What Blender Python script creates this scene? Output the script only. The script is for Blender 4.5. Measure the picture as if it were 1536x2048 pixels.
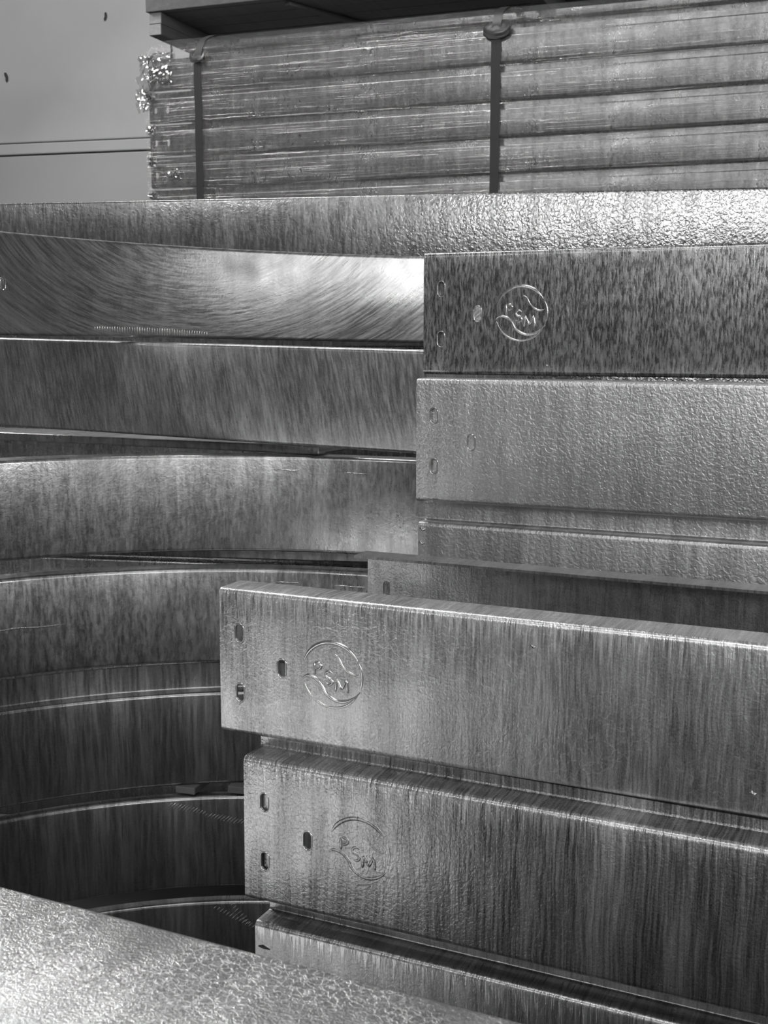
import bpy, bmesh, math, random
from mathutils import Vector, Matrix, noise

# ------------------------------------------------------------------ clear
for o in list(bpy.data.objects): bpy.data.objects.remove(o)
scene = bpy.context.scene
COL = scene.collection
R = math.radians
random.seed(7)

# ------------------------------------------------------------------ camera, world, lights, exposure
PITCH = math.atan(352 / 2400)
cam_d = bpy.data.cameras.new('camera'); cam = bpy.data.objects.new('camera', cam_d); COL.objects.link(cam)
cam.location = (0, 0, 1.5); cam.rotation_euler = (math.pi / 2 - PITCH, 0, 0)
cam_d.sensor_fit = 'HORIZONTAL'; cam_d.sensor_width = 36; cam_d.lens = 2400 / 1536 * 36
cam_d.clip_start = 0.02; cam_d.clip_end = 100
cam_d.dof.use_dof = True; cam_d.dof.focus_distance = 1.75; cam_d.dof.aperture_fstop = 26
scene.camera = cam

w = bpy.data.worlds.new('hall_air'); scene.world = w; w.use_nodes = True
w.node_tree.nodes['Background'].inputs[0].default_value = (1, 1, 1, 1)
w.node_tree.nodes['Background'].inputs[1].default_value = 0.055

def area(name, loc, target, sx, sy, power, spread=180):
    l = bpy.data.lights.new(name, 'AREA'); l.shape = 'RECTANGLE'; l.size = sx; l.size_y = sy; l.energy = power
    l.spread = R(spread)
    o = bpy.data.objects.new(name, l); COL.objects.link(o); o.location = loc
    o.rotation_euler = (Vector(target) - Vector(loc)).to_track_quat('-Z', 'Y').to_euler()
    return o
area('bay_lamp', (-2.3, -0.1, 5.2), (-2.3, -0.1, 0), 0.6, 0.6, 260, 34)
area('high_window_lamp', (-1.7, -7.0, 3.0), (0.5, 3.2, 1.8), 0.8, 0.5, 23)
area('aisle_lamp', (2.3, -7.0, 2.3), (0, 3, 1.5), 0.5, 0.4, 20)
area('added_back_fill', (0.6, -8.3, 4.7), (0, 2, 1.4), 6.2, 1.2, 290)  # added broad fill behind the camera, stands in for ambient light
area('added_side_fill', (5.2, -3.6, 3.2), (-0.3, 2.5, 1.5), 0.7, 0.5, 80)  # added light from the right, put in to brighten the curved beams
area('wall_lamp', (-2.9, 5.3, 3.9), (-1.0, 3, 1), 0.6, 0.5, 65)
area('door_lamp', (-6.0, -6.0, 6.4), (0.6, 4.0, 1.8), 0.9, 0.9, 75)
area('ceiling_lamp', (-0.6, -0.3, 5.6), (-0.6, 0.3, 0), 2.2, 0.3, 45)
area('ceiling_lamp.001', (-1.3, 4.3, 6.0), (-1.3, 4.3, 0), 2.2, 0.4, 80)
scene.view_settings.view_transform = 'Standard'; scene.view_settings.look = 'None'
scene.view_settings.gamma = 1; scene.view_settings.use_curve_mapping = False
scene.view_settings.exposure = 0.12

# ------------------------------------------------------------------ material helpers
class NT:
    def __init__(s, name):
        s.m = bpy.data.materials.new(name); s.m.use_nodes = True; s.t = s.m.node_tree
        s.bsdf = s.t.nodes['Principled BSDF']; s.out = s.t.nodes['Material Output']
    def n(s, typ, **kw):
        nd = s.t.nodes.new(typ)
        for k, v in kw.items(): setattr(nd, k, v)
        return nd
    def l(s, a, b): s.t.links.new(a, b)
    def val(s, sock, v):
        if hasattr(v, 'is_output'): s.l(v, sock)
        else: sock.default_value = v
    def math(s, op, a, b=0.0, clamp=False):
        nd = s.n('ShaderNodeMath', operation=op); nd.use_clamp = clamp
        s.val(nd.inputs[0], a); s.val(nd.inputs[1], b); return nd.outputs[0]
    def mapr(s, v, a, b, c, d):
        nd = s.n('ShaderNodeMapRange'); nd.interpolation_type = 'SMOOTHSTEP'
        s.val(nd.inputs[0], v)
        for i, x in enumerate((a, b, c, d)): s.val(nd.inputs[i + 1], x)
        return nd.outputs[0]
    def vec(s, x, y, z=0.0):
        nd = s.n('ShaderNodeCombineXYZ')
        for i, q in enumerate((x, y, z)): s.val(nd.inputs[i], q)
        return nd.outputs[0]
    def noise(s, v, scale=1.0, detail=3.0, rough=0.55, dist=0.0):
        nd = s.n('ShaderNodeTexNoise'); s.val(nd.inputs['Vector'], v)
        nd.inputs['Scale'].default_value = scale; nd.inputs['Detail'].default_value = detail
        nd.inputs['Roughness'].default_value = rough; nd.inputs['Distortion'].default_value = dist
        return nd.outputs[0]
    def grey(s, v):
        nd = s.n('ShaderNodeCombineColor')
        for i in range(3): s.val(nd.inputs[i], v)
        return nd.outputs[0]

def uvxy(nt):
    u = nt.n('ShaderNodeUVMap'); u.uv_map = 'UVMap'
    sp = nt.n('ShaderNodeSeparateXYZ'); nt.l(u.outputs[0], sp.inputs[0])
    return sp.outputs[0], sp.outputs[1]

def galv(name, seed=0.0, base=0.5, rough=0.42, streak=0.5, sfreq=110.0, sstretch=9.0, spangle=0.2, bump=0.25,
         peel=0.3, vein=0.0, drip=0.0, h=0.2, patch=0.4, shear=0.0, swirl=None, metal=0.92, spot=0.0, pscale=150.0, vscale=62.0, cols=0.3, grain=0.3, peel_from=None):
    """hot-dip zinc: vertical run streaks, spangle cells, drips under the top edge. UV is in metres (u along, v up)."""
    nt = NT(name); u, v = uvxy(nt)
    us = nt.math('ADD', u, seed * 3.7)
    if shear: us = nt.math('ADD', us, nt.math('MULTIPLY', v, shear))
    big = nt.noise(nt.vec(us, v, seed), 7.0, 2, 0.55)                      # large dull / shiny patches
    wob = nt.math('MULTIPLY', nt.math('SUBTRACT', nt.noise(nt.vec(us, v, seed + 5), 14.0, 2), 0.5), 0.008)
    uw = nt.math('ADD', us, wob)
    if swirl:                                                              # bent flow lines, concentric about a point
        cu, cv, r0 = swirl
        du = nt.math('SUBTRACT', u, cu); dv = nt.math('SUBTRACT', v, cv)
        rr = nt.math('SQRT', nt.math('ADD', nt.math('MULTIPLY', du, du), nt.math('MULTIPLY', nt.math('MULTIPLY', dv, dv), 2.2)))
        an = nt.math('ARCTAN2', dv, du)
        sv = nt.vec(nt.math('MULTIPLY', nt.math('ADD', rr, wob), sfreq), nt.math('MULTIPLY', an, r0), seed)
    else:
        sv = nt.vec(nt.math('MULTIPLY', uw, sfreq), nt.math('MULTIPLY', v, sstretch), seed)
    st = nt.noise(sv, 1.0, 3.5, 0.68)
    st = nt.mapr(st, 0.30, 0.72, 0.0, 1.0)
    st2 = nt.noise(nt.vec(nt.math('MULTIPLY', uw, 24.0), nt.math('MULTIPLY', v, 2.2), seed + 9), 1.0, 3, 0.6)
    st2 = nt.mapr(st2, 0.38, 0.68, 0.0, 1.0)
    sm = nt.noise(nt.vec(us, v, seed + 2), 160.0, 2, 0.5)
    # tone
    tone = nt.math('ADD', nt.math('MULTIPLY', nt.math('SUBTRACT', st, 0.5), streak), 1.0)
    tone = nt.math('ADD', tone, nt.math('MULTIPLY', nt.math('SUBTRACT', st2, 0.5), cols))
    gr = nt.noise(nt.vec(us, nt.math('MULTIPLY', v, .6), seed + 6), 620.0, 2, 0.6)
    tone = nt.math('ADD', tone, nt.math('MULTIPLY', nt.math('SUBTRACT', gr, 0.5), grain * 2))
    tone = nt.math('ADD', tone, nt.math('MULTIPLY', nt.math('SUBTRACT', big, 0.5), patch))
    if spangle > .1:
        cell = nt.n('ShaderNodeTexVoronoi'); nt.l(nt.vec(us, v, seed), cell.inputs['Vector']); cell.inputs['Scale'].default_value = 95.0
        cs = nt.n('ShaderNodeSeparateColor'); nt.l(cell.outputs['Color'], cs.inputs[0])
        tone = nt.math('ADD', tone, nt.math('MULTIPLY', nt.math('SUBTRACT', cs.outputs[0], 0.5), spangle))
    tone = nt.math('ADD', tone, nt.math('MULTIPLY', nt.math('SUBTRACT', sm, 0.5), 0.25))
    hgt = nt.math('ADD', nt.math('MULTIPLY', sm, 0.4 * bump), nt.math('ADD', nt.math('MULTIPLY', st, 0.5 * bump), nt.math('MULTIPLY', gr, 0.35 * bump)))
    if peel:
        pe = nt.noise(nt.vec(us, v, seed + 1), pscale * .9, 1.5, 0.5, 0.6)
        hgt = nt.math('ADD', hgt, nt.math('MULTIPLY', nt.mapr(pe, .3, .7, 0.0, 1.0), nt.mapr(u, peel_from - .35, peel_from + .2, peel * .12, peel * .7) if peel_from else peel * .7))
    if vein:
        ve = nt.n('ShaderNodeTexVoronoi'); ve.feature = 'DISTANCE_TO_EDGE'
        nz = nt.n('ShaderNodeTexNoise'); nt.l(nt.vec(us, v, seed + 4), nz.inputs['Vector']); nz.inputs['Scale'].default_value = vscale * 1.1
        nz.inputs['Detail'].default_value = 3
        sc = nt.n('ShaderNodeVectorMath', operation='SCALE'); nt.l(nz.outputs['Color'], sc.inputs[0]); sc.inputs['Scale'].default_value = 1.36 / vscale
        ad = nt.n('ShaderNodeVectorMath', operation='ADD'); nt.l(nt.vec(us, v, seed), ad.inputs[0]); nt.l(sc.outputs[0], ad.inputs[1])
        nt.l(ad.outputs[0], ve.inputs['Vector']); ve.inputs['Scale'].default_value = vscale
        vm = nt.mapr(ve.outputs['Distance'], 0.0, 0.10, 1.0, 0.0)
        gate = nt.mapr(nt.noise(nt.vec(us, v, seed + 8), 9.0, 2), 0.42, 0.6, 0.0, 1.0)
        vm = nt.math('MULTIPLY', vm, gate)
        tone = nt.math('ADD', tone, nt.math('MULTIPLY', vm, vein))
        hgt = nt.math('ADD', hgt, nt.math('MULTIPLY', vm, vein * 0.5))
    if drip:
        ln = nt.noise(nt.vec(nt.math('MULTIPLY', us, 170.0), seed, 0), 1.0, 3, 0.7)
        ln = nt.mapr(ln, 0.36, 0.76, 0.003, 0.065)
        d = nt.math('SUBTRACT', h, v)
        dm = nt.mapr(nt.math('DIVIDE', d, ln), 0.3, 1.0, 1.0, 0.0)
        dm = nt.math('MULTIPLY', dm, nt.mapr(d, 0.0, 0.006, 0.0, 1.0))
        tone = nt.math('ADD', tone, nt.math('MULTIPLY', dm, drip))
        hgt = nt.math('ADD', hgt, nt.math('MULTIPLY', dm, drip * 0.5))
    if spot:
        sp = nt.n('ShaderNodeTexVoronoi'); nt.l(nt.vec(us, v, seed + 3), sp.inputs['Vector']); sp.inputs['Scale'].default_value = 42.0
        smk = nt.mapr(sp.outputs['Distance'], 0.0, 0.12, 1.0, 0.0)
        hgt = nt.math('ADD', hgt, nt.math('MULTIPLY', smk, spot)); tone = nt.math('ADD', tone, nt.math('MULTIPLY', smk, spot * 0.4))
    tone = nt.math('MAXIMUM', tone, 0.15)
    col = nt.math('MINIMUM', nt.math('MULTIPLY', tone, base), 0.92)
    nt.l(nt.grey(col), nt.bsdf.inputs['Base Color'])
    ro = nt.math('ADD', rough, nt.math('MULTIPLY', nt.math('SUBTRACT', st, 0.5), 0.16 * min(1, streak + .3)))
    ro = nt.math('ADD', ro, nt.math('MULTIPLY', nt.math('SUBTRACT', big, 0.5), -0.3 * patch), True)
    nt.l(ro, nt.bsdf.inputs['Roughness'])
    nt.bsdf.inputs['Metallic'].default_value = metal
    b = nt.n('ShaderNodeBump'); b.inputs['Strength'].default_value = 0.55; b.inputs['Distance'].default_value = 0.0012
    nt.l(hgt, b.inputs['Height']); nt.l(b.outputs[0], nt.bsdf.inputs['Normal'])
    return nt.m

def plain(name, g, rough=0.7, metal=0.0, nscale=20.0, namp=0.25, bump=0.2, stretch=(1, 1, 1), g2=None):
    nt = NT(name); tc = nt.n('ShaderNodeTexCoord'); mp = nt.n('ShaderNodeMapping'); nt.l(tc.outputs['Object'], mp.inputs[0])
    mp.inputs['Scale'].default_value = stretch
    nz = nt.noise(mp.outputs[0], nscale, 5, 0.6)
    c = nt.math('MULTIPLY', nt.math('ADD', 1.0 - namp / 2, nt.math('MULTIPLY', nz, namp)), g)
    nt.l(nt.grey(c), nt.bsdf.inputs['Base Color']); nt.bsdf.inputs['Roughness'].default_value = rough
    nt.bsdf.inputs['Metallic'].default_value = metal
    b = nt.n('ShaderNodeBump'); b.inputs['Strength'].default_value = bump; b.inputs['Distance'].default_value = 0.004
    nt.l(nz, b.inputs['Height']); nt.l(b.outputs[0], nt.bsdf.inputs['Normal'])
    return nt.m

# ------------------------------------------------------------------ mesh helpers
def tag(o, label=None, cat=None, group=None, kind=None):
    if label: o['label'] = label
    if cat: o['category'] = cat
    if group: o['group'] = group
    if kind: o['kind'] = kind
    return o

def make_mesh(name, verts, faces, mat, uvs=None, sharp=35):
    me = bpy.data.meshes.new(name); me.from_pydata(verts, [], faces)
    if uvs:
        ul = me.uv_layers.new(name='UVMap')
        for p in me.polygons:
            for li in p.loop_indices: ul.data[li].uv = uvs[me.loops[li].vertex_index]
    me.materials.append(mat)
    for p in me.polygons: p.use_smooth = True
    me.set_sharp_from_angle(angle=R(sharp)); me.update()
    return me

def link(name, me, parent=None, loc=None, rot=None):
    o = bpy.data.objects.new(name, me); COL.objects.link(o)
    if parent: o.parent = parent
    if loc: o.location = loc
    if rot: o.rotation_euler = rot
    return o

def box_mesh(name, sx, sy, sz, mat, bev=0.003, jit=0.0, origin='corner'):
    bm = bmesh.new(); bmesh.ops.create_cube(bm, size=1.0)
    for vtx in bm.verts:
        vtx.co = Vector((vtx.co.x * sx, vtx.co.y * sy, vtx.co.z * sz))
        if origin == 'corner': vtx.co += Vector((sx / 2, sy / 2, sz / 2))
        if jit: vtx.co += Vector((random.uniform(-jit, jit), random.uniform(-jit, jit), random.uniform(-jit, jit)))
    if bev: bmesh.ops.bevel(bm, geom=bm.edges[:] , offset=bev, segments=2, affect='EDGES', profile=0.5)
    ul = bm.loops.layers.uv.new('UVMap')
    for f in bm.faces:
        for lp in f.loops: lp[ul].uv = (lp.vert.co.x, lp.vert.co.z)
    me = bpy.data.meshes.new(name); bm.to_mesh(me); bm.free(); me.materials.append(mat)
    return me

def channel_profile(h=0.2, d=0.055, lt=0.03, lb=0.0, t=0.004, r=0.0055, seg=4):
    """rolled section, web front at y=0, flanges to +y, lips up (lt) / down (lb). Returns [(outer, inner, v)]"""
    pts = []
    zl, zh = t / 2, h - t / 2
    if lt: pts.append((d, h + lt))
    pts.append((d, zh)); pts.append((0, zh)); pts.append((0, zl)); pts.append((d, zl))
    if lb: pts.append((d, -lb))
    pts = [Vector(p) for p in pts]
    path = [pts[0]]
    for i in range(1, len(pts) - 1):                                        # round the bends
        a, b, c = pts[i - 1], pts[i], pts[i + 1]
        e1 = (a - b).normalized(); e2 = (c - b).normalized()
        p1 = b + e1 * r; p2 = b + e2 * r; ctr = b + e1 * r + e2 * r
        for k in range(seg + 1):
            f = k / seg * math.pi / 2
            path.append(ctr - e2 * r * math.cos(f) - e1 * r * math.sin(f) if False else ctr + (p1 - ctr) * math.cos(f) + (p2 - ctr) * math.sin(f))
    path.append(pts[-1])
    # centreline -> two offset lines
    n = len(path); nor = []
    for i in range(n):
        a = path[max(0, i - 1)]; b = path[min(n - 1, i + 1)]
        tg = (b - a).normalized(); nor.append(Vector((tg.y, -tg.x)))        # outward of a path running lip-web-lip
    s = [0.0]
    for i in range(1, n): s.append(s[-1] + (path[i] - path[i - 1]).length)
    i0 = min(range(n), key=lambda i: (abs(path[i].x) > 1e-6, abs(path[i].y - r - t / 2)))  # web bottom tangent
    res = []
    for i in range(n):
        vv = r + t / 2 + (s[i0] - s[i])
        q = path[i] + Vector((t / 2, 0))
        res.append((q - nor[i] * (-t / 2), q + nor[i] * (-t / 2), vv))
    return res

def sweep(name, prof, stations, mat):
    """stations: list of (function (y,z)->Vector, u)"""
    n = len(prof); verts, uvs, faces = [], [], []
    for f, u in stations:
        for a, b, vv in prof: verts.append(f(a.x, a.y)); uvs.append((u, vv))
        for a, b, vv in prof: verts.append(f(b.x, b.y)); uvs.append((u, vv))
    m = 2 * n
    for k in range(len(stations) - 1):
        o, p = k * m, (k + 1) * m
        for i in range(n - 1):
            faces.append((o + i, o + i + 1, p + i + 1, p + i))
            faces.append((o + n + i + 1, o + n + i, p + n + i, p + n + i + 1))
        faces.append((o, p, p + n, o + n)); faces.append((o + n - 1, o + 2 * n - 1, p + 2 * n - 1, p + n - 1))
    for o, flip in ((0, False), ((len(stations) - 1) * m, True)):
        for i in range(n - 1):
            q = (o + i, o + n + i, o + n + i + 1, o + i + 1)
            faces.append(q[::-1] if flip else q)
    me = make_mesh(name, verts, faces, mat, uvs)
    bm = bmesh.new(); bm.from_mesh(me); bmesh.ops.recalc_face_normals(bm, faces=bm.faces); bm.to_mesh(me); bm.free()
    return me

def straight_mesh(name, prof, L, mat):
    return sweep(name, prof, [((lambda y, z, x=x: Vector((x, y, z))), x) for x in (0.0, L * .33, L * .66, L)], mat)

def capsule(cx, cz, w_, h_, seg=8):
    r = w_ / 2; pts = []
    for k in range(seg + 1):
        a = math.pi * k / seg; pts.append((cx + r * math.cos(a), cz + h_ / 2 - r + r * math.sin(a)))
    for k in range(seg + 1):
        a = math.pi + math.pi * k / seg; pts.append((cx + r * math.cos(a), cz - h_ / 2 + r + r * math.sin(a)))
    return pts

def cut_slots(me, slots, place=lambda x, y, z: Vector((x, y, z))):
    """cut obround slots through the web"""
    vs, fs = [], []
    for cx, cz, sw, sh in slots:
        pts = capsule(cx, cz, sw, sh); n = len(pts); o = len(vs)
        vs += [place(x, -0.02, z) for x, z in pts] + [place(x, 0.02, z) for x, z in pts]
        fs.append(tuple(range(o + n - 1, o - 1, -1))); fs.append(tuple(range(o + n, o + 2 * n)))
        for i in range(n):
            j = (i + 1) % n; fs.append((o + i, o + j, o + n + j, o + n + i))
    cm = bpy.data.meshes.new('slot_cutter'); cm.from_pydata(vs, [], fs)
    bm = bmesh.new(); bm.from_mesh(cm); bmesh.ops.recalc_face_normals(bm, faces=bm.faces); bm.to_mesh(cm); bm.free()
    co = bpy.data.objects.new('slot_cutter', cm); COL.objects.link(co)
    ob = bpy.data.objects.new('cut_work', me); COL.objects.link(ob)
    md = ob.modifiers.new('b', 'BOOLEAN'); md.operation = 'DIFFERENCE'; md.object = co; md.solver = 'EXACT'
    dg = bpy.context.evaluated_depsgraph_get()
    nm = bpy.data.meshes.new_from_object(ob.evaluated_get(dg))
    bpy.data.objects.remove(ob); bpy.data.objects.remove(co)
    for p in nm.polygons: p.use_smooth = True
    nm.set_sharp_from_angle(angle=R(35))
    nm.name = me.name
    return nm

def ridge(paths, mat, name, seg=6, place=lambda x, y, z: Vector((x, y, z)), noise_amp=0.0):
    """raised half-round beads on the web: paths = [(points(x,z), width, height, closed)]"""
    verts, faces, uvs = [], [], []
    for pts, wd, ht, closed in paths:
        n = len(pts); base = len(verts)
        for i in range(n):
            a = pts[(i - 1) % n] if closed or i > 0 else pts[0]; b = pts[(i + 1) % n] if closed or i < n - 1 else pts[-1]
            tx, tz = b[0] - a[0], b[1] - a[1]; l_ = math.hypot(tx, tz) or 1e-9
            nx, nz = -tz / l_, tx / l_
            f = 1.0
            if not closed:
                e = min(i, n - 1 - i) / max(1, (n - 1)) * 2
                f = min(1.0, 0.25 + e * 2.2)
            if noise_amp: f *= 1 + noise_amp * noise.noise(Vector((i * .7, base * .13, 3.1)))
            for k in range(seg + 1):
                an = math.pi * k / seg
                off = math.cos(an) * wd / 2 * f; y = -math.sin(an) * ht * f + 0.0003
                verts.append(place(pts[i][0] + nx * off, y, pts[i][1] + nz * off)); uvs.append((pts[i][0], pts[i][1]))
        m = seg + 1
        for i in range(n if closed else n - 1):
            j = (i + 1) % n
            for k in range(seg): faces.append((base + i * m + k, base + i * m + k + 1, base + j * m + k + 1, base + j * m + k))
        if not closed:
            faces.append(tuple(range(base, base + m))); faces.append(tuple(range(base + (n - 1) * m + m - 1, base + (n - 1) * m - 1, -1)))
    me = make_mesh(name, verts, faces, mat, uvs, 60)
    bm = bmesh.new(); bm.from_mesh(me); bmesh.ops.recalc_face_normals(bm, faces=bm.faces); bm.to_mesh(me); bm.free()
    return me

def spline(pts, n=8):
    out = []
    for i in range(len(pts) - 1):
        p0 = Vector(pts[max(0, i - 1)]); p1 = Vector(pts[i]); p2 = Vector(pts[i + 1]); p3 = Vector(pts[min(len(pts) - 1, i + 2)])
        for k in range(n):
            t = k / n
            out.append(tuple(0.5 * ((2 * p1) + (p2 - p0) * t + (2 * p0 - 5 * p1 + 4 * p2 - p3) * t * t + (3 * p1 - p0 - 3 * p2 + p3) * t ** 3)))
    out.append(tuple(pts[-1])); return out

EMB_R = 0.0435
def emblem(parent, cx, cz, mat, k=1.0):
    """round pressed mark: two S-shaped ridges in a ring with a diagonal band of three letters"""
    rr = EMB_R
    P = lambda l_: [(cx + x * rr, cz + z * rr) for x, z in l_]
    top = [(math.cos(R(a)), math.sin(R(a))) for a in range(158, 26, -6)]
    S1 = spline([(-.99, -.24), (-.9, -.13), (-.74, -.10), (-.52, -.17), (-.34, -.34), (-.22, -.55), (-.03, -.70), (.22, -.78), (.52, -.74), (.76, -.60), (.93, -.42)], 4)
    S2 = [(-x, -z) for x, z in spline([(-.9, -.13), (-.74, -.10), (-.52, -.17), (-.34, -.34), (-.22, -.55), (-.06, -.66)], 4)]
    low = [(math.cos(R(a)), math.sin(R(a))) for a in range(192, 342, 6)]
    side = [(math.cos(R(a)), math.sin(R(a))) for a in range(28, -26, -6)]
    me = ridge([(P(top), 0.0060, 0.0022 * k, False), (P(S1), 0.0050, 0.0022 * k, False), (P(S2), 0.0036, 0.0011 * k, False),
                (P(low), 0.0034, 0.0009 * k, False), (P(side), 0.0040, 0.0010 * k, False)], mat, 'emblem')
    e = link('emblem', me, parent)
    e['label'] = 'round pressed emblem with S-curves and three letters'
    def letter(strokes, ox, oz, s):
        L = [([(cx + (ox + x * s) * rr, cz + (oz + z * s) * rr) for x, z in spline(st, 4)], 0.0042, 0.0022 * k, False) for st in strokes]
        link('letter', ridge(L, mat, 'letter'), e)
    letter([[(-.28, -.5), (-.28, 0), (-.28, .5)], spline([(-.28, .48), (.1, .5), (.3, .27), (.1, .03), (-.28, .02)], 3)], -.47, .13, .40)
    letter([spline([(.3, .36), (.05, .52), (-.26, .36), (-.2, .08), (.18, -.08), (.28, -.34), (.0, -.52), (-.3, -.36)], 3)], -.09, -.10, .40)
    letter([[(-.5, -.5), (-.44, 0), (-.38, .5)], [(-.38, .5), (-.2, .1), (0, -.3)], [(0, -.3), (.2, .1), (.38, .5)], [(.38, .5), (.44, 0), (.5, -.5)]], .33, -.29, .42)
    return e

def slot_rims(parent, slots, mat, wd=0.0022, ht=0.0011, place=None):
    kw = {'place': place} if place else {}
    for cx, cz, sw, sh in slots:
        link('slot_rim', ridge([(capsule(cx, cz, sw + 0.001, sh + 0.001), wd, ht, True)], mat, 'slot_rim', 4, noise_amp=0.5, **kw), parent)

SLOTS = [(0.031, 0.141, 0.0120, 0.0250), (0.031, 0.059, 0.0120, 0.0250), (0.0955, 0.100, 0.0120, 0.0250)]

# ------------------------------------------------------------------ materials
M = {}
M['b1'] = galv('zinc_dark_runs', 1.3, base=.42, rough=.30, streak=.85, sfreq=330, sstretch=60, spangle=.08, bump=.35, peel=.10, patch=.5, drip=.15, spot=.2, grain=.5)
M['b2'] = galv('zinc_orange_peel', 2.1, base=.62, rough=.42, streak=.14, sfreq=90, spangle=.05, bump=.2, peel=.8, patch=.2, pscale=230, grain=.3, cols=.15)
M['b3'] = galv('zinc_lumpy', 3.3, base=.52, rough=.42, streak=.2, spangle=.08, bump=.2, peel=.5, patch=.3, pscale=200)
M['b3b'] = galv('zinc_fine_runs', 4.7, base=.40, rough=.34, streak=.35, sfreq=220, sstretch=20, spangle=.15, bump=.25, peel=.25, patch=.6, pscale=260, grain=.45)
M['b4'] = galv('zinc_drips_veined', 5.2, base=.52, rough=.36, streak=.5, sfreq=300, sstretch=18, spangle=.08, bump=.26, peel=.22, vein=.22, drip=.6, patch=.45, spot=.2, pscale=260, grain=.45)
M['b5'] = galv('zinc_long_runs', 6.9, base=.43, rough=.34, streak=.7, sfreq=260, sstretch=9, spangle=.08, bump=.30, peel=.40, drip=.65, patch=.5, spot=.12, pscale=260, cols=.55, grain=.5)
M['b6'] = galv('zinc_bottom_runs', 7.4, base=.40, rough=.34, streak=.55, sfreq=260, sstretch=10, spangle=.08, bump=.25, peel=.2, drip=.6, patch=.4, pscale=260, grain=.45)
M['c0'] = galv('zinc_frosty', 8.8, base=.40, rough=.26, streak=.25, sfreq=120, sstretch=20, spangle=.15, bump=.3, peel=1.2, patch=.6, pscale=135, grain=.3, peel_from=2.2)
M['c1'] = galv('zinc_swirled', 9.5, base=.50, rough=.34, streak=.5, sfreq=190, swirl=(-.60, .36, 6.0), spangle=.06, bump=.15, peel=.12, patch=1.3, grain=.3, cols=.15)
M['c2'] = galv('zinc_feathered', 10.7, base=.56, rough=.34, streak=.42, sfreq=200, sstretch=26, spangle=.05, bump=.3, peel=.12, patch=.35, shear=.2, grain=.3)
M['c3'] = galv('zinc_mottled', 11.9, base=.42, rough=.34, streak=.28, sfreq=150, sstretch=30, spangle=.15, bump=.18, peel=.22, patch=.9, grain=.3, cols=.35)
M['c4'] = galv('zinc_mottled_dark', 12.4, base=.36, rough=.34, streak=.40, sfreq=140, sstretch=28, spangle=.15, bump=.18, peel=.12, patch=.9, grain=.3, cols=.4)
M['c5'] = galv('zinc_shaded_runs', 13.2, base=.32, rough=.32, streak=.35, sfreq=140, sstretch=9, spangle=.10, bump=.18, peel=.12, patch=.5, spot=.2, cols=.4)  # base colour lowered to deepen the shade on the low curved beams
M['plate'] = galv('zinc_crackled', 14.6, base=.42, rough=.34, streak=.12, sfreq=200, sstretch=200, spangle=.06, bump=.4, peel=.40, vein=1.1, patch=1.0, h=9, pscale=520, vscale=150, grain=.5)
M['bun'] = galv('zinc_bundle', 15.1, base=.38, rough=.32, streak=.2, sfreq=90, sstretch=30, spangle=.22, bump=.2, peel=.4, patch=.7)
M['bead'] = galv('zinc_bead', 16.3, base=.66, rough=.22, streak=.1, spangle=.1, bump=.1, peel=0, patch=.1)
M['ridge'] = galv('zinc_ridge', 17.3, base=.70, rough=.26, streak=.2, spangle=.1, bump=.05, peel=0, patch=.1, grain=.1)
M['wood'] = plain('grey_timber', .13, .8, 0, 30, .7, .5, (1, .12, 1))
M['wood_end'] = plain('timber_end_grain', .34, .8, 0, 60, .5, .4)
M['wall'] = plain('painted_wall', .60, .65, 0, 2.5, .18, .1)
M['wall_low'] = plain('painted_wall_lower', .50, .6, 0, 2.0, .14, .1)
M['floor'] = plain('grey_concrete', .06, .8, 0, 6, .5, .3)
M['strap'] = plain('dark_strap', .045, .45, 0, 30, .3, .1)
M['scuff'] = plain('dark_scuff', .06, .8)

# ------------------------------------------------------------------ structure: floor and walls
fl = link('floor', box_mesh('floor', 16, 18, .1, M['floor'], 0), loc=(-8, -8.5, -.1)); tag(fl, kind='structure')
def wall_piece(name, z0, z1, y, th, mat, parent=None):
    o = link(name, box_mesh(name, 11, th, z1 - z0, mat, 0.006), loc=(-4.2, 7.9 + y, z0), rot=(0, 0, R(-14)))
    tag(o, kind='structure'); return o
wall_piece('wall_back', 2.64, 6.5, 0.0, .2, M['wall'])
wall_piece('trim_1', 2.57, 2.632, -0.012, .2, M['wall'])
wall_piece('wall_back_lower', 0.0, 2.562, -0.004, .2, M['wall_low'])
wall_piece('wall_joint', 2.5, 2.7, 0.03, .1, M['scuff'])

# ------------------------------------------------------------------ straight beam factory
def beam(name, prof_kw, L, mat, P0, az, el=0.0, h=0.2, slots=None, logo=None, label=None, group=None, rims=True, end_plate=False, flip=False):
    me = straight_mesh(name, channel_profile(h=h, **prof_kw), L, mat)
    if slots: me = cut_slots(me, slots)
    o = link(name, me, loc=(P0[0], P0[1], P0[2] - h), rot=(0, R(-el), R(-az)))
    tag(o, label, 'beam', group)
    if slots and rims: slot_rims(o, slots, M['bead'])
    if logo: emblem(o, 0.170, h / 2, M['ridge'] if logo is True else mat, 1.0 if logo is True else logo)
    if end_plate: link('end_plate', box_mesh('end_plate', .055, .004, h - .03, mat, .001), o, loc=(.004, .0062, .015))
    return o

u_ = Vector((math.cos(R(24.65)), -math.sin(R(24.65)), 0))
NRM = Vector((-math.sin(R(24.65)), -math.cos(R(24.65)), 0))                # towards the aisle

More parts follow.
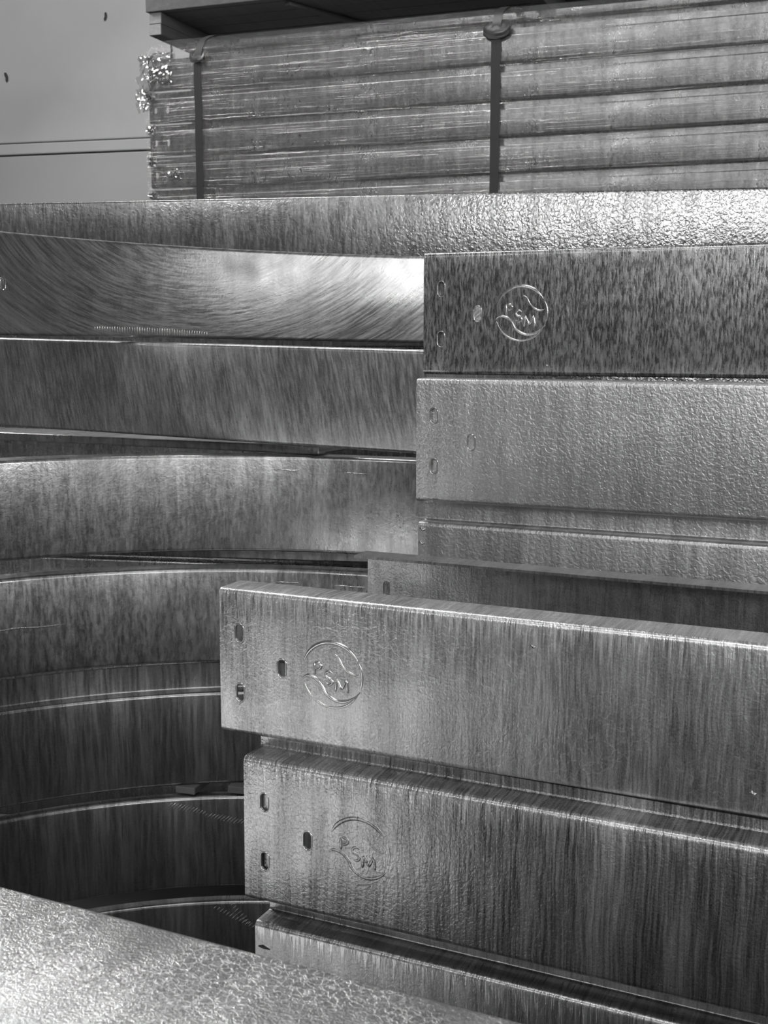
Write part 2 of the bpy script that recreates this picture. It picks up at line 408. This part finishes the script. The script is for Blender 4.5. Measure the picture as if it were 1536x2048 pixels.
STEEL = 'steel_channel'
B1 = beam(STEEL, dict(lt=0, lb=0, d=.055), 1.9, M['b1'], (.0663, 2.030, 1.6361), 24.61, .05, slots=SLOTS, logo=True, end_plate=True,
          label='dark streaked galvanised beam with bright emblem, topmost of the right stack')
B2 = beam(STEEL, dict(lt=0, lb=.0, d=.055), 1.9, M['b2'], (.0525, 1.9494, 1.4319), 24.63, .05, slots=SLOTS, end_plate=True,
          label='pale dimpled galvanised beam without emblem, second from top of the right stack')
B3 = beam(STEEL, dict(lt=.031, lb=0, d=.03), 1.9, M['b3'], (.056, 1.947, 1.1985), 24.65, 0,
          label='lumpy galvanised beam with ragged end, directly below the dimpled beam without emblem')
# hidden rest of that stack down to its bearers
def lower(first, names_z, lab, grp, loc, az, L, kw=None, mat=None):
    me = None
    for z in names_z:
        if me is None:
            me = straight_mesh(STEEL, channel_profile(**(kw or dict(lt=0, lb=0, d=.055))), L, mat)
        o = link(STEEL, me, loc=(loc[0], loc[1], z), rot=(0, 0, R(-az)))
        tag(o, lab, 'beam', grp)
lower(None, [0.795, .592, .389, .186], 'galvanised beam low in the rear right stack, behind the front right stack', 'lower beams of the rear right stack',
      (.10, 1.93), 24.65, 1.85, mat=M['b3'])

# reversed channel (open side to the aisle), back row of the front stack
def rev_beam(P0, az, L, mat, label, group=None, slots=None, z=None):
    me = straight_mesh(STEEL, channel_profile(lt=0, lb=0, d=.05), L, mat)
    if slots: me = cut_slots(me, slots)
    # mirror in y so that the flanges point towards the aisle
    bm = bmesh.new(); bm.from_mesh(me)
    for vtx in bm.verts: vtx.co.y *= -1
    bmesh.ops.reverse_faces(bm, faces=bm.faces); bm.to_mesh(me); bm.free()
    o = link(STEEL, me, loc=(P0[0], P0[1], P0[2] - .2), rot=(0, 0, R(-az))); tag(o, label, 'beam', group)
    return o
rev_beam((-.0238, 1.8744, 1.1642), 25.6, 1.75, M['b3b'], 'thin-lipped galvanised beam with one slot, open side out, behind the emblem beam', slots=[(.033, .141, .012, .025), (.033, .059, .012, .025)])
for z in (.761, .558, .355, .152):
    rev_beam((0.0, 1.866, z + .2), 25.0, 1.7, M['b3b'], 'galvanised beam hidden low behind the front right stack', 'lower back row of the front right stack')

B4 = beam(STEEL, dict(lt=0, lb=0, d=.055), 1.75, M['b4'], (-.2222, 1.5793, 1.1654), 24.68, -.12, slots=SLOTS, logo=True,
          label='galvanised beam with emblem and three dark slots, top of the front right stack')
B5 = beam(STEEL, dict(lt=.0150, lb=0, d=.045), 1.75, M['b5'], (-.1874, 1.526, .9496), 24.79, -.46, slots=SLOTS, logo=.45, end_plate=True,
          label='galvanised beam with long vertical runs and a faint emblem, second in front right stack')
B6 = beam(STEEL, dict(lt=.030, lb=0, d=.040), 1.75, M['b6'], (-.176, 1.528, .716), 24.9, -.46,
          label='drip-marked galvanised beam at the bottom right, partly behind the foreground plate')
sm_ = link('stain', ridge([([(.0, .165), (.012, .166), (.03, .163)], .007, .0006, False)], M['scuff'], 'stain'), B6)
lower(None, [.295, .092], 'galvanised beam hidden at the foot of the front right stack', 'foot of the front right stack', (-.15, 1.53), 24.7, 1.7, mat=M['b6'])

# small zinc lumps on the emblem beam
def lump(parent, x, z, w_, h_, place=None, ht=.0022):
    kw = {'place': place} if place else {}
    pts = spline([(x - w_ / 2, z), (x - w_ * .2, z + h_ * .5), (x + w_ * .15, z - h_ * .2), (x + w_ / 2, z + h_ * .3)], 5)
    return link('zinc_lump', ridge([(pts, .0032, ht, False)], M['bead'], 'zinc_lump', 5, noise_amp=.6, **kw), parent)
lump(B4, .70, .028, .008, .004); lump(B4, .745, .026, .016, .004); lump(B1, .215, .017, .004, .002)
lump(B4, .44, .168, .006, .003)
for z in (.188, .165, .14, .118): lump(B3, .006 + random.random() * .006, z, .010, .006, None, .004)

# ------------------------------------------------------------------ curved beams of the left stack
def arc_place(Rr):
    return lambda u, y, z: Vector(((Rr + y) * math.sin(u / Rr), (Rr + y) * math.cos(u / Rr), z))
def arc_beam(cx, cy, Rr, ztop, k, t0, t1, mat, label, kw, slots=None, h=.2):
    pl = arc_place(Rr); n = 56
    st = []
    for i in range(n + 1):
        t = t0 + (t1 - t0) * i / n
        st.append(((lambda y, z, t=t: pl(t * Rr, y, z)), t * Rr))
    me = sweep('curved_steel_channel', channel_profile(h=h, **kw), st, mat)
    if slots: me = cut_slots(me, slots, pl)
    o = link('curved_steel_channel', me, loc=(cx, cy, ztop - h), rot=(0, -math.atan(k), 0)); tag(o, label, 'beam')
    if slots: slot_rims(o, slots, M['bead'], place=pl)
    return o, pl
C1, p1 = arc_beam(.1403, 1.7772, 1.0678, 1.6823, -.0211, -1.066, .38, M['c1'], 'shiny swirled curved beam, topmost of the curved stack on the left',
                  dict(lt=0, lb=0, d=.05), slots=[(-1.0422, .1, .012, .025)])
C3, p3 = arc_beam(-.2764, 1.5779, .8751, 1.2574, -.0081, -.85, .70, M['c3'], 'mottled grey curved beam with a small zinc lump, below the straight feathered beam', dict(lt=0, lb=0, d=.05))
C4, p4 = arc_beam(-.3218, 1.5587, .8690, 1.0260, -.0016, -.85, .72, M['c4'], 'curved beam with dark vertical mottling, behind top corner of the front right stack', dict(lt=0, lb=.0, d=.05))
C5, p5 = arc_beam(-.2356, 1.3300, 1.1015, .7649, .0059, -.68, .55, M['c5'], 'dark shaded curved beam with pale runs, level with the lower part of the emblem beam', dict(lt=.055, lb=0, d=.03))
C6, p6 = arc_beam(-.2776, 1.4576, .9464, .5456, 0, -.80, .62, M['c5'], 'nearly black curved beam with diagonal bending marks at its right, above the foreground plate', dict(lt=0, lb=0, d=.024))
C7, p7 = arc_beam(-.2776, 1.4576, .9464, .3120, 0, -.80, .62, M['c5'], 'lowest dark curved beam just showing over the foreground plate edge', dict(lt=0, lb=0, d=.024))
C2 = beam(STEEL, dict(lt=0, lb=0, d=.05), 1.55, M['c2'], (-1.1456, 2.8839, 1.5018), 24.85, -1.22,
          label='straight galvanised beam with feathery grey streaks, between two curved beams on the left')
flat = link('flat_steel_bar', box_mesh('flat_steel_bar', 1.12, .13, .018, M['c3'], .003), loc=(-1.15, 2.93, 1.2580), rot=(0, 0, R(-24.85)))
tag(flat, 'thin flat steel bar wedged under the straight feathered beam', 'bar')
flat2 = link('flat_steel_bar', box_mesh('flat_steel_bar', 1.3, .10, .022, M['c4'], .003), loc=(-1.0, 2.62, 1.0305), rot=(0, 0, R(-9)))
tag(flat2, 'flat steel bar crossing the gap under the mottled curved beam with zinc lump', 'bar')

# bending wrinkles and zinc lumps
def wrinkles(parent, pl, a, b, n, ln, slant=0.0, wd=.003, ht=.0012):
    L = []
    for i in range(n):
        f = i / (n - 1); x = a[0] + (b[0] - a[0]) * f; z = a[1] + (b[1] - a[1]) * f
        q = ln * (0.6 + 0.4 * math.sin(f * math.pi))
        L.append(([(x - slant * q, z - q / 2), (x, z), (x + slant * q, z + q / 2)], wd, ht, False))
    return link('bend_wrinkle', ridge(L, M['bead'], 'bend_wrinkle', 4, place=pl), parent)
wrinkles(C1, p1, (-.8254, .018), (-.560, .011), 46, .016)
wrinkles(C6, p6, (-.169, .1875), (-.10, .165), 12, .012, .6)
wrinkles(C6, p6, (-.095, .160), (-.005, .140), 14, .012, .6)
wrinkles(C7, p7, (-.081, .1875), (.02, .132), 16, .010, .6)
wrinkles(C7, p7, (-.045, .1925), (-.010, .150), 8, .010, .6)
lump(C3, .076, .171, .056, .003, p3, .003); lump(C3, .22, .168, .05, .002, p3, .0012)
lump(C4, -.395, .097, .13, .004, p4, .0016)
lump(C4, .12, .173, .055, .001, p4, .0014); lump(C4, .255, .171, .07, .001, p4, .0014)

# timber spacers between the curved beams
def spacer(x, y0, y1, z, h, rz=0, w_=.045, lab=None):
    o = link('timber_spacer', box_mesh('timber_spacer', w_, y1 - y0, h, M['wood'], .002, .0008), loc=(x, y0, z), rot=(0, 0, R(rz)))
    tag(o, lab or 'short timber spacer between the curved beams at the left', 'spacer', 'timber spacers in the curved stack')
SP = 'timber spacer hidden between the curved beams'
for X in (-.90, .13):
    if X < 0: spacer(X, 2.16, 2.5, 1.0275, .0255, lab=SP)
    spacer(X, 2.18 if X < 0 else 2.34, 2.6, .5475, .0150, lab=SP)
    spacer(X, 2.18 if X < 0 else 2.34, 2.6, .3140, .0300, lab=SP)
    spacer(X, 2.18 if X < 0 else 2.34, 2.6, 0.0, .1100, lab=SP, w_=.09)
spacer(-.44, 2.415, 2.72, .5475, .0160, -18, lab='left one of two dark timber spacers in the gap beside the front stack')
spacer(-.33, 2.415, 2.72, .5475, .0160, -18, lab='right one of two dark timber spacers in the gap beside the front stack')

# ------------------------------------------------------------------ long beam behind, on its own stack
C0 = beam(STEEL, dict(lt=0, lb=0, d=.055), 4.2, M['c0'], (-1.95, 3.609, 1.868), 10.3, 0,
          label='long frosty straight beam spanning the whole picture, in front of the wrapped bundle')
me0 = straight_mesh(STEEL, channel_profile(lt=0, lb=0, d=.055), 4.2, M['c0'])
for i in range(1, 9):
    o = link(STEEL, me0, loc=(-1.95, 3.609, 1.668 - .2005 * i), rot=(0, 0, R(-10.3)))
    tag(o, 'galvanised beam hidden under the long frosty straight beam', 'beam', 'stack under the long straight beam')

# ------------------------------------------------------------------ wrapped bundle
AZ = 20.3; BD = Vector((math.cos(R(AZ)), -math.sin(R(AZ)), 0)); BN = Vector((math.sin(R(AZ)), math.cos(R(AZ)), 0))  # BN = away
BP = Vector((-.979, 5.2, 2.51)); BL = 4.3; PIT = .1318
def bpt(u, y, z): return BP + BD * u + BN * y + Vector((0, 0, z - BP.z))
prof = channel_profile(h=.098, d=.03, lt=.028, lb=0, t=.003, r=.005)
mb = straight_mesh('bundled_channel', prof, BL, M['bun'])
mb_s = cut_slots(straight_mesh('bundled_channel', prof, BL, M['bun']), [(.030, .05, .012, .024), (.088, .05, .012, .026)])
ORD = ['top', 'second', 'third', 'fourth', 'fifth']
for i in range(19):
    vis = i < 5
    o = link('bundled_channel', mb_s if vis else mb, loc=tuple(bpt(0, 0, BP.z - PIT * i)), rot=(0, R(.44) * 0, R(-AZ)))
    if vis: tag(o, '%s slotted beam from the top of the film-wrapped bundle' % ORD[i], 'beam', 'beams in the wrapped bundle')
    else: tag(o, 'beam hidden low in the film-wrapped bundle', 'beam', 'lower beams of the wrapped bundle')
for i in range(-1, 19):
    o = link('bundled_channel', mb, loc=tuple(bpt(BL, .36, BP.z - PIT * i)), rot=(0, 0, R(180 - AZ)))
    tag(o, 'beam in the rear row of the film-wrapped bundle', 'beam', 'rear row of the wrapped bundle')

# film
def film_mat():
    nt = NT('stretch_film'); u, v = uvxy(nt)
    s1 = nt.noise(nt.vec(nt.math('MULTIPLY', u, 2.2), nt.math('MULTIPLY', v, 190.0), 0.3), 1.0, 4, 0.65)
    s2 = nt.noise(nt.vec(nt.math('MULTIPLY', u, 9.0), nt.math('MULTIPLY', v, 60.0), 4.3), 1.0, 3, 0.6)
    fac = nt.mapr(s1, .50, .72, .03, .48)
    gl = nt.n('ShaderNodeBsdfGlossy'); gl.inputs['Color'].default_value = (.95, .95, .95, 1); gl.inputs['Roughness'].default_value = .12
    tr = nt.n('ShaderNodeBsdfTransparent'); tr.inputs['Color'].default_value = (.93, .93, .93, 1)
    df = nt.n('ShaderNodeBsdfDiffuse'); df.inputs['Color'].default_value = (.5, .5, .5, 1)
    b = nt.n('ShaderNodeBump'); b.inputs['Strength'].default_value = .9; b.inputs['Distance'].default_value = .006
    nt.l(nt.math('ADD', s1, nt.math('MULTIPLY', s2, .5)), b.inputs['Height']); nt.l(b.outputs[0], gl.inputs['Normal'])
    m1 = nt.n('ShaderNodeMixShader'); m1.inputs[0].default_value = .06; nt.l(tr.outputs[0], m1.inputs[1]); nt.l(df.outputs[0], m1.inputs[2])
    m2 = nt.n('ShaderNodeMixShader'); nt.l(fac, m2.inputs[0]); nt.l(m1.outputs[0], m2.inputs[1]); nt.l(gl.outputs[0], m2.inputs[2])
    nt.l(m2.outputs[0], nt.out.inputs['Surface'])
    return nt.m
M['film'] = film_mat()
fpath = [(-.010, 2.51 - PIT * 5.2), (-.010, 2.2), (-.010, 2.4), (-.010, 2.58), (-.008, 2.625), (.008, 2.662), (.045, 2.70), (.14, 2.738), (.29, 2.766), (.35, 2.7705)]
fp = spline(fpath, 10)
def film():
    nu = 170; verts, uvs, faces = [], [], []
    s = 0
    for j, (y, z) in enumerate(fp):
        if j: s += math.hypot(y - fp[j - 1][0], z - fp[j - 1][1])
        for i in range(nu + 1):
            uu = -.012 + (BL + .02) * i / nu
            d = noise.noise(Vector((uu * 1.6, s * 24, .7))) * .004 + noise.noise(Vector((uu * 6, s * 60, 2.7))) * .0015
            d = abs(d)
            verts.append(bpt(uu, y - d * (1 if z < 2.65 else .3), z + d * (0 if z < 2.65 else 1))); uvs.append((uu, s))
    m = nu + 1
    for j in range(len(fp) - 1):
        for i in range(nu): faces.append((j * m + i, j * m + i + 1, (j + 1) * m + i + 1, (j + 1) * m + i))
    return make_mesh('stretch_film', verts, faces, M['film'], uvs, 180)
FILM = link('stretch_film', film()); tag(FILM, 'clear stretch film pulled tight around the bundle of beams', 'film')
# crumpled film at the end of the bundle
def crumple(u0, y0, z0, su, sz, seed, name='film_crumple'):
    n = 26; verts, uvs, faces = [], [], []
    for j in range(n + 1):
        for i in range(n + 1):
            a, b = i / n, j / n
            q = Vector((a * 5, b * 5, seed)); env = .35 + .65 * math.sin(a * math.pi) * math.sin(b * math.pi)
            w1 = noise.noise_vector(q) * .016 + noise.noise_vector(q * 2.7) * .010
            verts.append(bpt(u0 + (a - .5) * su + w1.x * 1.2, y0 - abs(w1.y) * 1.4 * env - .004, z0 + (b - .5) * sz + w1.z * 1.2)); uvs.append((a * su, b * sz))
    for j in range(n):
        for i in range(n): faces.append((j * (n + 1) + i, j * (n + 1) + i + 1, (j + 1) * (n + 1) + i + 1, (j + 1) * (n + 1) + i))
    link(name, make_mesh(name, verts, faces, M['crumple'], uvs, 25), FILM)
ntc = NT('crumpled_film')
gl = ntc.n('ShaderNodeBsdfGlossy'); gl.inputs['Roughness'].default_value = .08; gl.inputs['Color'].default_value = (1, 1, 1, 1)
tr = ntc.n('ShaderNodeBsdfTransparent'); mx = ntc.n('ShaderNodeMixShader'); mx.inputs[0].default_value = .3
ntc.l(tr.outputs[0], mx.inputs[1]); ntc.l(gl.outputs[0], mx.inputs[2]); ntc.l(mx.outputs[0], ntc.out.inputs['Surface'])
M['crumple'] = ntc.m
crumple(.0, -.004, 2.56, .07, .17, 1.0); crumple(.065, -.006, 2.56, .10, .07, 4.0); crumple(.05, -.004, 2.632, .16, .04, 9.0)
crumple(-.02, -.004, 2.475, .06, .09, 6.0)
for k in range(1, 5): crumple(.012, -.002, 2.51 - PIT * k + .105, .03, .025, 11.0 + k)
crumple(.115, -.004, 2.51 - PIT * 3 + .05, .05, .035, 21.0)

# straps
def strap(u0, wd, lab):
    path = [(p[0] - .004, p[1]) if p[1] < 2.62 else (p[0], p[1] + .005) for p in fp]
    th = .0016; verts, faces, uvs = [], [], []
    n = len(path)
    for j, (y, z) in enumerate(path):
        a = path[max(0, j - 1)]; b = path[min(n - 1, j + 1)]; ty, tz = b[0] - a[0], b[1] - a[1]; l_ = math.hypot(ty, tz)
        ny, nz = -tz / l_, ty / l_
        for du, k in ((0, 0), (wd, 0), (wd, 1), (0, 1)):
            verts.append(bpt(u0 + du, y + ny * th * k, z + nz * th * k)); uvs.append((du, z))
    for j in range(n - 1):
        for k in range(4): faces.append((j * 4 + k, j * 4 + (k + 1) % 4, j * 4 + 4 + (k + 1) % 4, j * 4 + 4 + k))
    faces.append((0, 1, 2, 3)); faces.append(tuple(4 * (n - 1) + k for k in (3, 2, 1, 0)))
    o = link('strap', make_mesh('strap', verts, faces, M['strap'], uvs)); tag(o, lab, 'strap', 'straps around the bundle'); return o
s1 = strap(.222, .032, 'dark strap near the slotted end of the wrapped bundle')
s2 = strap(1.475, .034, 'dark strap around the middle of the wrapped bundle, right of the other strap')
# folded edge protectors under the straps
def protector(par, u0, wd, fr, bk):
    path = spline([(-.016, 2.612 - fr), (-.016, 2.60), (-.012, 2.622), (.018, 2.660), (.018 + bk, 2.660 + bk * .36)], 6)
    verts, faces, uvs = [], [], []; n = len(path); m = 9
    for k in (0, 1):
        for j, (y, z) in enumerate(path):
            for i in range(m):
                a = i / (m - 1); dd = noise.noise(Vector((a * 3, j * .3, u0))) * .006
                e = (abs(a - .5) * 2) ** 3 * .018
                verts.append(bpt(u0 + wd * a, y - .003 + k * .002 - abs(dd) , z + abs(dd) * .5 - (e if j > n / 2 else -e))); uvs.append((a * wd, z))
    for k in (0, 1):
        o = k * n * m
        for j in range(n - 1):
            for i in range(m - 1):
                q = (o + j * m + i, o + j * m + i + 1, o + (j + 1) * m + i + 1, o + (j + 1) * m + i)
                faces.append(q if k == 0 else q[::-1])
    link('edge_protector', make_mesh('edge_protector', verts, faces, M['strap'], uvs, 60), par)
protector(s2, 1.445, .10, .022, .05); protector(s1, .205, .066, .000, .006)

# pallet on top of the bundle
PAL = bpy.data.objects.new('timber_pallet', None); COL.objects.link(PAL)
PAL.location = bpt(-.105, .19, 2.779); PAL.rotation_euler = (0, 0, R(-AZ)); tag(PAL, 'dark timber pallet stacked on top of the wrapped bundle', 'pallet')
for k, bx in enumerate((0.0, 1.66, 3.3)):
    for q in range(2):
        b_ = link('bearer', box_mesh('bearer', .060, .95, .047, M['wood'], .002, .001), PAL, loc=(bx + q * .001, q * .002, .0 + .0475 * q))
        link('end_grain', box_mesh('end_grain', .056, .002, .043, M['wood_end'], .0005), b_, loc=(.002, -.0014, .002))
link('front_rail', box_mesh('front_rail', 4.2, .045, .12, M['wood'], .003, .002), PAL, loc=(-.006, -.012, .096))
for k in range(7): link('deck_board', box_mesh('deck_board', 4.2, .125, .022, M['wood'], .002, .001), PAL, loc=(-.004, .04 + k * .132, .096))
link('batten', box_mesh('batten', .03, .5, .016, M['wood'], .002), PAL, loc=(.62, .05, .079), rot=(0, 0, R(-22)))

# ------------------------------------------------------------------ foreground plate: a beam lying web up on a pile
meP = straight_mesh('flat_laid_channel', channel_profile(lt=0, lb=0, d=.051), 1.7, M['plate'])
PLT = link('flat_laid_channel', meP, loc=(-.517, .799, 1.06), rot=(R(-90), 0, R(-26))); tag(PLT, 'bright crackled steel beam lying flat in the near foreground at bottom left', 'beam')
for k in range(1, 18):
    jx = random.uniform(-.02, .03)
    o = link('flat_laid_channel', meP, loc=(-.517 + jx * .899, .799 - jx * .438, 1.06 - .0555 * k), rot=(R(-90), 0, R(-26)))
    tag(o, 'channel lying flat in the pile hidden below the bright crackled beam', 'beam', 'pile under the foreground beam')

# ------------------------------------------------------------------ timber bearers under the stacks
def bearer(x, y, L, h, az, lab):
    o = link('timber_bearer', box_mesh('timber_bearer', .09, L, h, M['wood'], .003), loc=(x, y, 0), rot=(0, 0, R(-az)))
    tag(o, lab, 'bearer', 'bearers on the floor')
for s in (.2, 1.4):
    bearer(.10 + s * .909, 1.90 - s * .417, .12, .184, 24.65, 'timber bearer under the rear right stack')
    bearer(.0 + s * .909 - .03, 1.866 - s * .417 - .07, .12, .150, 24.65, 'timber bearer under the back row of the front right stack')
    bearer(-.15 + s * .909, 1.50 - s * .417, .12, .090, 24.65, 'timber bearer under the front right stack')
for s in (.15, 1.35):
    bearer(-.517 + s * .899, .799 - s * .438, .2, .060, 26, 'timber bearer under the foreground pile')
for s in (.5, 3.4):
    bearer(-1.95 + s * .984, 3.57 - s * .179, .14, .062, 10.3, 'timber bearer under the long straight beam stack')
    q = bpt(s, -.03, 0); bearer(q.x, q.y, .42, .136, AZ, 'timber bearer under the wrapped bundle')

# ------------------------------------------------------------------ scuffs on the wall
def scuff(x, z, w_, h_, rot):
    # the wall plane runs at 14 degrees
    s = x + 4.2; yw = 7.9 - math.tan(R(14)) * s
    pts = spline([(0, -h_ / 2), (w_ * .4, 0), (0, h_ / 2)], 5)
    o = link('wall_scuff', ridge([(pts, w_, .0015, False)], M['scuff'], 'wall_scuff'), loc=(x, yw - .006, z), rot=(0, R(rot), R(-14)))
    return o
for x, z, w_, h_, r_, lb in ((-1.607, 3.321, .016, .045, 10, 'upper small dark scuff on the back wall beside the pallet'),
                            (-2.241, 3.016, .018, .055, -12, 'lower dark scuff on the back wall at the left edge'),
                            (-1.215, 3.10, .014, .09, 0, 'thin dark vertical mark on the wall just under the pallet corner')):
    tag(scuff(x, z, w_, h_, r_), lb, 'mark')
